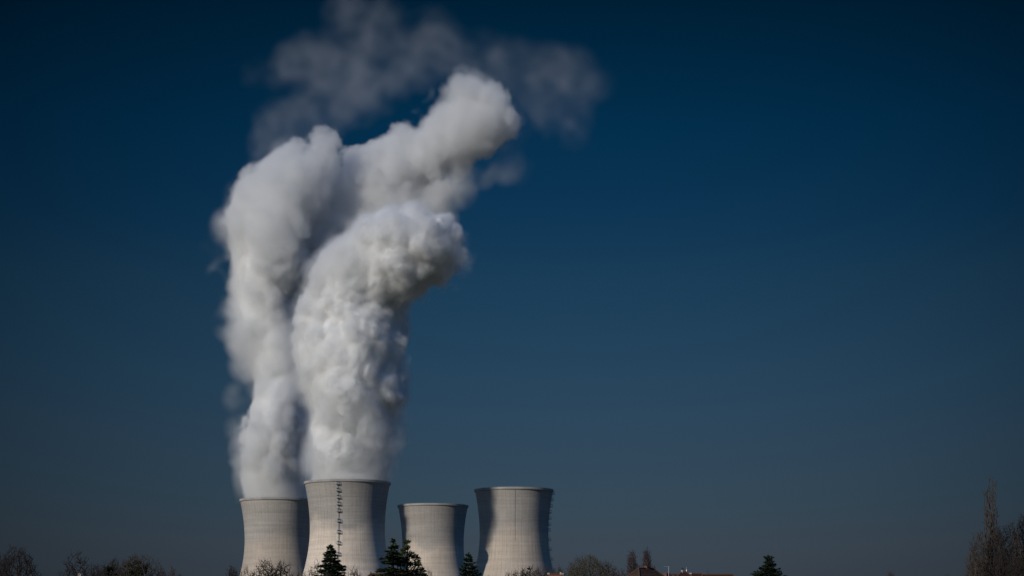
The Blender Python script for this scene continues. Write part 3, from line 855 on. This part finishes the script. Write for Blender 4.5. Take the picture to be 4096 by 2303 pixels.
def bspline_noise(shape, period, rng, off=(0, 0, 0)):
    """smooth random field on a grid: cubic B-spline of a random lattice"""
    mats = []; dims = []
    for n, p in zip(shape, (period,) * 3):
        m = int(n / p) + 5
        t = np.arange(n) / p + rng.random()
        i = np.floor(t).astype(int); f = t - i
        w = np.stack([(1 - f) ** 3, 3 * f ** 3 - 6 * f ** 2 + 4, -3 * f ** 3 + 3 * f ** 2 + 3 * f + 1, f ** 3], -1) / 6
        M_ = np.zeros((n, m), np.float32)
        for k in range(4): M_[np.arange(n), i + k] += w[:, k]
        mats.append(M_); dims.append(m)
    g = rng.standard_normal(dims).astype(np.float32)
    g = np.tensordot(mats[0], g, (1, 0))
    g = np.tensordot(g, mats[1], (1, 1)).transpose(0, 2, 1)
    g = np.tensordot(g, mats[2], (2, 1))
    return g / g.std()

def trilinear(G, x, y, z):
    nx, ny, nz = G.shape
    x = np.clip(x, 0, nx - 1.001); y = np.clip(y, 0, ny - 1.001); z = np.clip(z, 0, nz - 1.001)
    i = x.astype(np.int32); j = y.astype(np.int32); k = z.astype(np.int32)
    fx = x - i; fy = y - j; fz = z - k
    out = 0
    for a in (0, 1):
        wx = fx if a else 1 - fx
        for b in (0, 1):
            wy = fy if b else 1 - fy
            for c in (0, 1):
                wz = fz if c else 1 - fz
                out = out + G[i + a, j + b, k + c] * (wx * wy * wz)
    return out

def billow(shape, vox, rng, periods, amps, thin=False):
    out = np.zeros(shape, np.float32)
    for p, a in zip(periods, amps):
        n = bspline_noise(shape, max(p / vox, 1.6), rng)
        out += a * ((n * 0.45) if thin else (np.abs(n) - 0.8))
    return out

def dens_path(pts, step=0.22):
    """interpolate a polyline of puffs (px,py,r,...)"""
    out = []
    for a, b in zip(pts[:-1], pts[1:]):
        d = math.hypot(a[0] - b[0], a[1] - b[1])
        k = max(1, int(d / (step * max(6.0, min(a[2], b[2])))))
        for i in range(k):
            t = i / k
            out.append(tuple(a[q] * (1 - t) + b[q] * t for q in range(len(a))))
    out.append(pts[-1])
    return out

def vol_mat(name, dens, color=(0.97, 0.97, 0.97), g=0.0):
    m = bpy.data.materials.new(name); m.use_nodes = True
    n = m.node_tree.nodes; l = m.node_tree.links
    n.remove(n['Principled BSDF'])
    pv = n.new('ShaderNodeVolumePrincipled')
    pv.inputs['Color'].default_value = (*color, 1)
    pv.inputs['Anisotropy'].default_value = g
    pv.inputs['Density Attribute'].default_value = ''
    at = n.new('ShaderNodeAttribute'); at.attribute_name = 'density'
    ml = n.new('ShaderNodeMath'); ml.operation = 'MULTIPLY'; ml.inputs[1].default_value = dens
    l.new(at.outputs['Fac'], ml.inputs[0]); l.new(ml.outputs[0], pv.inputs['Density'])
    l.new(pv.outputs[0], n['Material Output'].inputs['Volume'])
    return m

def volume_object(name, D, lo, vox, mat, parent):
    """a fog volume whose voxels come from the array D, through geometry nodes"""
    nx, ny, nz = D.shape
    me = bpy.data.meshes.new(name)
    me.vertices.add(D.size)
    at = me.attributes.new('dens', 'FLOAT', 'POINT')
    at.data.foreach_set('value', D.astype(np.float32).ravel())
    me.materials.append(mat)
    o = bpy.data.objects.new(name, me)
    COL.objects.link(o)
    if parent: o.parent = parent
    g = bpy.data.node_groups.new(name + '_nodes', 'GeometryNodeTree')
    g.interface.new_socket('Geometry', in_out='INPUT', socket_type='NodeSocketGeometry')
    g.interface.new_socket('Geometry', in_out='OUTPUT', socket_type='NodeSocketGeometry')
    gn = g.nodes; gl = g.links
    gi = gn.new('NodeGroupInput'); go = gn.new('NodeGroupOutput')
    vc = gn.new('GeometryNodeVolumeCube')
    hi = [lo[i] + (D.shape[i] - 1) * vox for i in range(3)]
    vc.inputs['Min'].default_value = lo; vc.inputs['Max'].default_value = hi
    vc.inputs['Resolution X'].default_value = nx
    vc.inputs['Resolution Y'].default_value = ny
    vc.inputs['Resolution Z'].default_value = nz
    ps = gn.new('GeometryNodeInputPosition')
    sb = gn.new('ShaderNodeVectorMath'); sb.operation = 'SUBTRACT'; sb.inputs[1].default_value = lo
    gl.new(ps.outputs[0], sb.inputs[0])
    dv = gn.new('ShaderNodeVectorMath'); dv.operation = 'SCALE'; dv.inputs['Scale'].default_value = 1.0 / vox
    gl.new(sb.outputs[0], dv.inputs[0])
    ad = gn.new('ShaderNodeVectorMath'); ad.operation = 'ADD'; ad.inputs[1].default_value = (0.5, 0.5, 0.5)
    gl.new(dv.outputs[0], ad.inputs[0])
    sx_ = gn.new('ShaderNodeSeparateXYZ'); gl.new(ad.outputs[0], sx_.inputs[0])
    def fl(s_):
        q = gn.new('FunctionNodeFloatToInt'); q.rounding_mode = 'FLOOR'; gl.new(s_, q.inputs[0]); return q.outputs[0]
    def im(op, a, b):
        q = gn.new('FunctionNodeIntegerMath'); q.operation = op
        for i, x in enumerate((a, b)):
            if isinstance(x, int): q.inputs[i].default_value = x
            else: gl.new(x, q.inputs[i])
        return q.outputs[0]
    ix, iy, iz = fl(sx_.outputs[0]), fl(sx_.outputs[1]), fl(sx_.outputs[2])
    idx = im('ADD', im('MULTIPLY', im('ADD', im('MULTIPLY', ix, ny), iy), nz), iz)
    na = gn.new('GeometryNodeInputNamedAttribute'); na.data_type = 'FLOAT'; na.inputs['Name'].default_value = 'dens'
    si = gn.new('GeometryNodeSampleIndex'); si.data_type = 'FLOAT'; si.domain = 'POINT'; si.clamp = True
    gl.new(gi.outputs[0], si.inputs['Geometry'])
    gl.new(na.outputs['Attribute'], si.inputs['Value'])
    gl.new(idx, si.inputs['Index'])
    gl.new(si.outputs[0], vc.inputs['Density'])
    sm = gn.new('GeometryNodeSetMaterial'); sm.inputs['Material'].default_value = mat
    gl.new(vc.outputs[0], sm.inputs[0]); gl.new(sm.outputs[0], go.inputs[0])
    md = o.modifiers.new('fog', 'NODES'); md.node_group = g
    return o

def worley_caps(pos, cell, rng_seed):
    """rounded bumps: 1 at a bump's middle, 0 in the crease between bumps"""
    c = np.floor(pos / cell).astype(np.int64)
    best = np.full(len(pos), 9.0, np.float32)
    def h(ix, iy, iz, k):
        v = (ix * 73856093) ^ (iy * 19349663) ^ (iz * 83492791) ^ (rng_seed * 2654435 + k * 97531)
        v = (v ^ (v >> 13)) * 1274126177 & 0x7fffffff
        v = (v ^ (v >> 15)) * 2246822519 & 0x7fffffff
        return ((v >> 7) & 0xffff).astype(np.float32) / 65535.0
    p = pos / cell
    for dx in (-1, 0, 1):
        for dy in (-1, 0, 1):
            for dz in (-1, 0, 1):
                ix, iy, iz = c[:, 0] + dx, c[:, 1] + dy, c[:, 2] + dz
                d = (ix + h(ix, iy, iz, 1) - p[:, 0]) ** 2 + (iy + h(ix, iy, iz, 2) - p[:, 1]) ** 2 + (iz + h(ix, iy, iz, 3) - p[:, 2]) ** 2
                np.minimum(best, d.astype(np.float32), out=best)
    return np.clip(1.0 - best / 0.85, -0.6, 1)

def steam(name, root_label, seed, vox, puffs, Y, mats, core_depth, base_z, group=None, tear_amp=1.3, tear0=0.5, octaves=((70, 36, 18, 9, 4.6), (0.9, 0.8, 0.6, 0.4, 0.22))):
    """puffs: (px, py, r, depth shift m, roughness, softness m, density, solid)"""
    rng = np.random.default_rng(seed)
    S = Y / F * K25
    C = []
    for q in puffs:
        w = PW(q[0], q[1], Y)
        C.append((w.x, Y + q[3], w.z, q[2] * S, q[4], q[5], q[6], q[7]))
    C = np.array(C)
    pad = 14.0
    lo = (C[:, :3] - C[:, 3:4]).min(0) - pad; hi = (C[:, :3] + C[:, 3:4]).max(0) + pad
    lo[2] = max(lo[2], base_z - 6)
    shape = tuple(int((hi[i] - lo[i]) / vox) + 2 for i in range(3))
    Nt = billow(shape, vox, rng, octaves[0], octaves[1], thin=True)
    gx = lo[0] + np.arange(shape[0], dtype=np.float32) * vox
    gy = lo[1] + np.arange(shape[1], dtype=np.float32) * vox
    gz = lo[2] + np.arange(shape[2], dtype=np.float32) * vox
    S_ = np.full(shape, -50, np.float32); G = np.zeros(shape, np.float32)
    A_ = np.zeros(shape, np.float32); B_ = np.full(shape, 8, np.float32); W_ = np.zeros(shape, np.float32); I_ = np.zeros(shape, np.float32)
    for (cx, cy, cz, r, amp, soft, dens, solid) in C:
        R = r + 26
        sl_ = []
        for g_, c_ in ((gx, cx), (gy, cy), (gz, cz)):
            a = np.searchsorted(g_, c_ - R); b = np.searchsorted(g_, c_ + R)
            sl_.append(slice(a, b))
        s = tuple(sl_)
        if any(q.stop - q.start < 1 for q in s): continue
        d = np.sqrt((gx[s[0]] - cx)[:, None, None] ** 2 + (gy[s[1]] - cy)[None, :, None] ** 2 + (gz[s[2]] - cz)[None, None, :] ** 2)
        if solid > 0.1:
            f = r - d
            m = f > S_[s]
            for arr, val in ((S_, f), (A_, amp), (B_, soft), (W_, dens), (I_, solid)):
                arr[s] = np.where(m, val, arr[s])
        else:
            # loose vapour adds up and is torn apart by the noise below
            # (flattened in depth: thin sheets rather than balls)
            d2 = (gx[s[0]] - cx)[:, None, None] ** 2 + ((gy[s[1]] - cy)[None, :, None] / 0.5) ** 2 + (gz[s[2]] - cz)[None, None, :] ** 2
            G[s] += 1.7 * dens * np.clip(1 - d2 / (r * 1.15) ** 2, 0, 1) ** 1.5
    if core_depth is not None:
        # round off the creases where puffs meet
        S_ = np.maximum(S_, -24)
        for _ in range(2):
            for ax in range(3):
                S_ = (S_ + np.roll(S_, 1, ax) + np.roll(S_, -1, ax) + np.roll(S_, 2, ax) + np.roll(S_, -2, ax)) / 5
                W_ = (W_ * 2 + np.roll(W_, 2, ax) + np.roll(W_, -2, ax)) / 4
                A_ = (A_ * 2 + np.roll(A_, 2, ax) + np.roll(A_, -2, ax)) / 4
                I_ = (I_ * 2 + np.roll(I_, 3, ax) + np.roll(I_, -3, ax)) / 4
        # cauliflower relief on the dense body, at four sizes, each bump swirled a little
        warp = [bspline_noise(shape, 22 / vox, rng) for _ in range(3)]
        patch = bspline_noise(shape, 45 / vox, rng)
        big = bspline_noise(shape, 40 / vox, rng)
        sel = np.nonzero((S_ > -18) & (S_ < 24))
        pos = np.stack([gx[sel[0]], gy[sel[1]], gz[sel[2]]], -1)
        pos = pos + np.stack([w[sel] for w in warp], -1) * 3.0
        pos[:, 2] *= 0.9
        am = A_[sel] / 0.25
        disp = 3.0 * big[sel] * am - 1.0
        ph = np.clip(0.85 + 0.35 * patch[sel], 0.45, 1.4) * am
        s0 = S_[sel]
        for k, (cell, a_, reach) in enumerate(((32, 9.0, 99), (16, 5.6, 16), (8, 2.8, 11), (4.2, 1.4, 9))):
            near = np.abs(s0 + disp - 2) < reach
            cap = worley_caps(pos[near] + k * 17.3, cell, seed * 10 + k)
            disp[near] += a_ * (cap - 0.66) * (ph[near] if k > 0 else am[near])
        S_[sel] += disp
        soft = 0.85 * B_ * np.clip(1.0 + 0.5 * bspline_noise(shape, 60 / vox, rng), 0.45, 2.0)
        D = W_ * np.clip(S_ / soft, 0, 1) ** 1.4
        D[S_ < 0] = 0
        # a faint skin of vapour stands off the body in places
        skin = np.clip(1 + S_ / 9.0, 0, 1) * np.clip(-0.05 + 1.1 * Nt, 0, 1) * 0.16 * np.clip(A_ / 0.25, 0, 1)
        D = np.maximum(D, skin * (S_ > -12) * np.clip(W_ * 2, 0, 1))
    else:
        D = np.zeros(shape, np.float32)
    tear = tear0 + tear_amp * Nt * (0.3 + 0.7 * np.exp(-G / 0.7))
    D = np.maximum(D, np.clip(G, 0, 2.4) * np.clip(tear, 0, None) ** 1.3)
    D *= np.clip(1.0 + 0.2 * Nt, 0.3, 1.6)
    # nothing outside the tower's mouth below its lip
    D[:, :, gz < base_z] = 0
    D[0] = 0; D[-1] = 0; D[:, 0] = 0; D[:, -1] = 0; D[:, :, 0] = 0; D[:, :, -1] = 0
    root = empty(name, (0, 0, 0))
    tag(root, root_label, 'steam', group, 'stuff' if core_depth is None else None)
    lo_l = [float(x) for x in lo]
    volume_object('vapour', D, lo_l, vox, mats[0], root)
    if core_depth is not None:
        import openvdb as vdb
        T_ = np.maximum(S_ - (1 - I_) * 40, -50)
        T_[0] = -50; T_[-1] = -50; T_[:, 0] = -50; T_[:, -1] = -50; T_[:, :, -1] = -50
        T_[:, :, 0] = -50
        T_[:, :, gz < base_z - 3] = -50
        g = vdb.FloatGrid(50.0); g.copyFromArray(np.ascontiguousarray(-T_))
        pts, quads = g.convertToQuads(isovalue=-core_depth)
        pts = pts * vox + lo
        # keep only the large connected body (union-find over the quads)
        lab = np.arange(len(pts))
        for _ in range(400):
            mn = lab[quads].min(1)
            new = lab.copy()
            for c_ in range(4): np.minimum.at(new, quads[:, c_], mn)
            new = new[new]
            if (new == lab).all(): break
            lab = new
        cnt = np.bincount(lab, minlength=len(pts))
        quads = quads[cnt[lab[quads[:, 0]]] > 1500]
        used = np.unique(quads); mp = np.zeros(len(pts), np.int64); mp[used] = np.arange(len(used))
        np_obj('dense_core', pts[used], mp[quads][:, ::-1], mats[1], root, smooth=True)
    return root

M_vap = vol_mat('steam_vapour', 0.26, (.958, .956, .950))
M_thin = vol_mat('thin_vapour', 0.0045, (.96, .95, .94))
def core_mat():
    m = bpy.data.materials.new('steam_dense'); m.use_nodes = True
    n = m.node_tree.nodes; l = m.node_tree.links
    n.remove(n['Principled BSDF'])
    d = n.new('ShaderNodeBsdfDiffuse'); d.inputs['Color'].default_value = (0.86, 0.855, 0.84, 1); d.inputs['Roughness'].default_value = 0.5
    l.new(d.outputs[0], n['Material Output'].inputs['Surface'])
    return m
M_core = core_mat()

# each tuple: px, py, r (2576 px view), depth shift m, noise amplitude, softness m, density, solid
front_axis = [(874, 1260, 100, 0, .02, 4, 1, 1), (874, 1208, 103, 0, .04, 5, 1, 1), (876, 1170, 106, 0, .18, 6, 1, 1), (880, 1120, 111, 0, .3, 7, 1, 1),
              (886, 1040, 116, 1, .36, 7, 1, 1), (892, 980, 122, 2, .38, 7, 1, 1), (902, 930, 130, 2, .38, 7, 1, 1), (904, 880, 130, 2, .38, 7, 1, 1), (896, 820, 122, 4, .36, 8, 1, 1),
              (896, 750, 122, 6, .32, 8, 1, 1), (910, 700, 132, 4, .3, 8, 1, 1), (970, 650, 132, -4, .3, 7, 1, 1), (1030, 646, 118, -18, .3, 6, 1, 1), (1072, 640, 104, -24, .32, 5, 1, 1)]
front = dens_path(front_axis) + dens_path([(990, 870, 44, -6, .4, 5, 1, 1), (998, 940, 40, -6, .4, 5, 1, 1), (990, 990, 32, -6, .4, 5, 1, 1)]) + [
    (1040, 590, 66, -20, .36, 4, 1, 1), (1090, 614, 70, -24, .36, 4, 1, 1), (1098, 660, 72, -22, .36, 4, 1, 1), (1060, 684, 70, -14, .36, 4, 1, 1), (930, 600, 56, 0, .3, 7, 1, 1), (845, 690, 66, 0, .3, 8, 1, 1),
    (975, 760, 60, 14, .3, 12, .7, .8), (992, 800, 60, 18, .35, 14, .5, 0), (1014, 840, 42, 18, .5, 12, .4, 0), (1050, 725, 38, 10, .5, 10, .3, 0), (775, 800, 40, 10, .4, 10, .4, 0)]
back_axis = [(692, 1310, 80, 0, .02, 4, 1, 1), (692, 1255, 82, 0, .04, 5, 1, 1), (690, 1210, 82, 0, .16, 6, 1, 1), (689, 1160, 84, 0, .25, 7, 1, 1), (688, 1080, 87, 0, .28, 7, 1, 1),
             (690, 1000, 91, 2, .28, 7, 1, 1), (690, 920, 94, 4, .28, 7, 1, 1), (684, 860, 96, 4, .34, 7, 1, 1), (670, 790, 102, 6, .36, 7, 1, 1), (672, 720, 104, 8, .34, 8, 1, 1),
             (692, 650, 114, 10, .34, 7, .8, .95), (692, 590, 130, 12, .38, 5, .5, .7), (704, 530, 128, 14, .4, 5, .38, .6), (745, 475, 108, 16, .4, 5, .34, .55), (785, 425, 84, 16, .4, 5, .34, .55), (805, 395, 62, 16, .38, 5, .36, .55)]
arm_axis = [(800, 640, 104, 40, .34, 6, .6, .8), (800, 580, 118, 50, .36, 6, .5, .75), (850, 520, 128, 58, .38, 6, .45, .72), (920, 446, 126, 60, .42, 4.5, .42, .45), (1000, 400, 120, 58, .42, 4.5, .42, .45), (1085, 354, 112, 52, .42, 4.5, .42, .45),
            (1155, 306, 102, 46, .42, 4.5, .42, .45), (1208, 270, 92, 42, .42, 5, .45, .55), (1168, 216, 56, 38, .36, 5, .5, .8), (1145, 196, 42, 38, .3, 4, .5, .8), (1122, 186, 30, 38, .3, 4, .5, .8)]
back = dens_path(back_axis) + dens_path(arm_axis) + dens_path([(960, 540, 94, 50, .4, 7, .4, .3), (1050, 475, 82, 50, .42, 7, .38, .3), (1135, 405, 76, 48, .42, 7, .36, .3)]) + [
    (1240, 330, 56, 44, .35, 14, .07, 0), (1150, 450, 50, 44, .5, 16, .2, 0), (1200, 395, 54, 44, .5, 16, .1, 0), (1100, 520, 50, 44, .5, 16, .2, 0), (1120, 560, 36, 44, .5, 16, .14, 0), (1270, 380, 56, 44, .5, 18, .035, 0),
    (588, 565, 64, 10, .45, 18, .22, 0), (608, 740, 66, 4, .5, 14, .22, 0), (598, 800, 68, 4, .5, 14, .26, 0), (612, 860, 50, 4, .5, 12, .25, 0), (575, 700, 60, 4, .5, 14, .2, 0), (630, 760, 70, -8, .5, 14, .3, 0), (630, 840, 60, -8, .5, 14, .3, 0), (625, 920, 50, -6, .5, 14, .12, 0), (610, 1080, 44, -6, .5, 14, .05, 0), (620, 560, 80, 0, .5, 14, .25, 0), (640, 480, 60, 6, .5, 14, .25, 0), (600, 1000, 44, 0, .5, 14, .04, 0), (612, 640, 50, 4, .5, 14, .2, 0), (620, 490, 60, 10, .5, 14, .2, 0),
    (765, 1090, 42, 0, .5, 14, .9, 0), (765, 1000, 42, 0, .5, 14, .9, 0), (765, 900, 42, 0, .5, 14, .9, 0), (730, 400, 70, 14, .5, 18, .22, 0), (690, 420, 60, 14, .5, 18, .16, 0), (870, 380, 50, 40, .5, 14, .12, 0)]
wisp = [(715, 335, 72, 0, .3, 24, 1.6, 0), (770, 310, 60, 0, .35, 24, 1.5, 0), (700, 390, 58, 0, .35, 24, 1.2, 0), (760, 370, 60, 0, .4, 26, 1.2, 0), (830, 270, 62, 0, .4, 26, 1.2, 0),
        (740, 160, 66, 0, .35, 26, 1.4, 0), (800, 150, 84, 0, .35, 30, 1.5, 0), (870, 140, 96, 0, .35, 34, 1.4, 0), (935, 70, 96, 0, .35, 34, .9, 0), (890, 210, 80, 0, .35, 34, 1.3, 0),
        (860, 40, 60, 0, .45, 34, .7, 0), (970, 160, 90, 0, .35, 36, 1.2, 0), (1060, 145, 92, 0, .35, 34, 1.2, 0), (1085, 90, 78, 0, .35, 30, 1.1, 0), (1130, 120, 66, 0, .4, 30, .9, 0),
        (850, 260, 60, 0, .4, 26, 1.1, 0), (700, 200, 46, 0, .5, 26, .6, 0), (980, 230, 60, 0, .5, 34, .7, 0), (900, 30, 60, 0, .5, 34, .6, 0),
        (800, 320, 70, 0, .4, 26, 1.0, 0), (900, 270, 60, 0, .4, 26, .7, 0), (1150, 170, 70, 0, .4, 30, .6, 0), (1230, 230, 60, 0, .4, 30, .4, 0), (650, 190, 50, 0, .5, 26, .5, 0), (780, 250, 60, 0, .4, 26, 1.2, 0), (860, 300, 50, 0, .4, 26, .8, 0), (1190, 190, 60, 0, .4, 30, .7, 0), (950, 240, 60, 0, .4, 30, .7, 0), (690, 300, 60, 0, .4, 26, 1.6, 0), (680, 360, 60, 0, .4, 26, 1.6, 0), (670, 420, 50, 0, .4, 26, 1.2, 0), (730, 300, 60, 0, .4, 26, 1.4, 0), (830, 230, 60, 0, .4, 26, 1.2, 0), (1330, 240, 70, 0, .4, 30, .5, 0), (1380, 300, 60, 0, .4, 30, .4, 0), (1300, 420, 50, 0, .4, 30, .4, 0), (1440, 300, 60, 0, .4, 30, .5, 0), (1210, 150, 80, 0, .45, 40, .5, 0), (1290, 165, 84, 0, .45, 44, .5, 0), (1370, 180, 80, 0, .5, 44, .45, 0), (1440, 185, 78, 0, .5, 40, .36, 0), (1500, 205, 60, 0, .55, 36, .28, 0),
        (1440, 255, 66, 0, .55, 40, .35, 0), (1440, 340, 50, 0, .5, 30, .5, 0), (1310, 320, 80, 0, .4, 40, .6, 0), (1290, 385, 60, 0, .45, 36, .5, 0), (545, 620, 44, 0, .6, 34, .3, 0)]

PF = steam('steam_plume', 'bright steam plume billowing from the laddered tower, its head curling right', 11, 1.25, front, 1385, (M_vap, M_core), 7.0, T2[1] - 2.2)
PB = steam('steam_plume', 'tall steam plume from the tower behind, bending into a long arm to the right', 23, 1.5, back, 1580, (M_vap, M_core), 9.0, T1[1] - 2.2)
PT = steam('steam_veil', 'thin grey steam veil drifting highest of all, above both plumes', 37, 2.4, wisp, 1640, (M_thin, None), None, 200.0, tear_amp=1.15, tear0=0.95, octaves=((80, 42, 22, 12, 6.5), (0.4, 0.6, 0.75, 0.7, 0.6)))
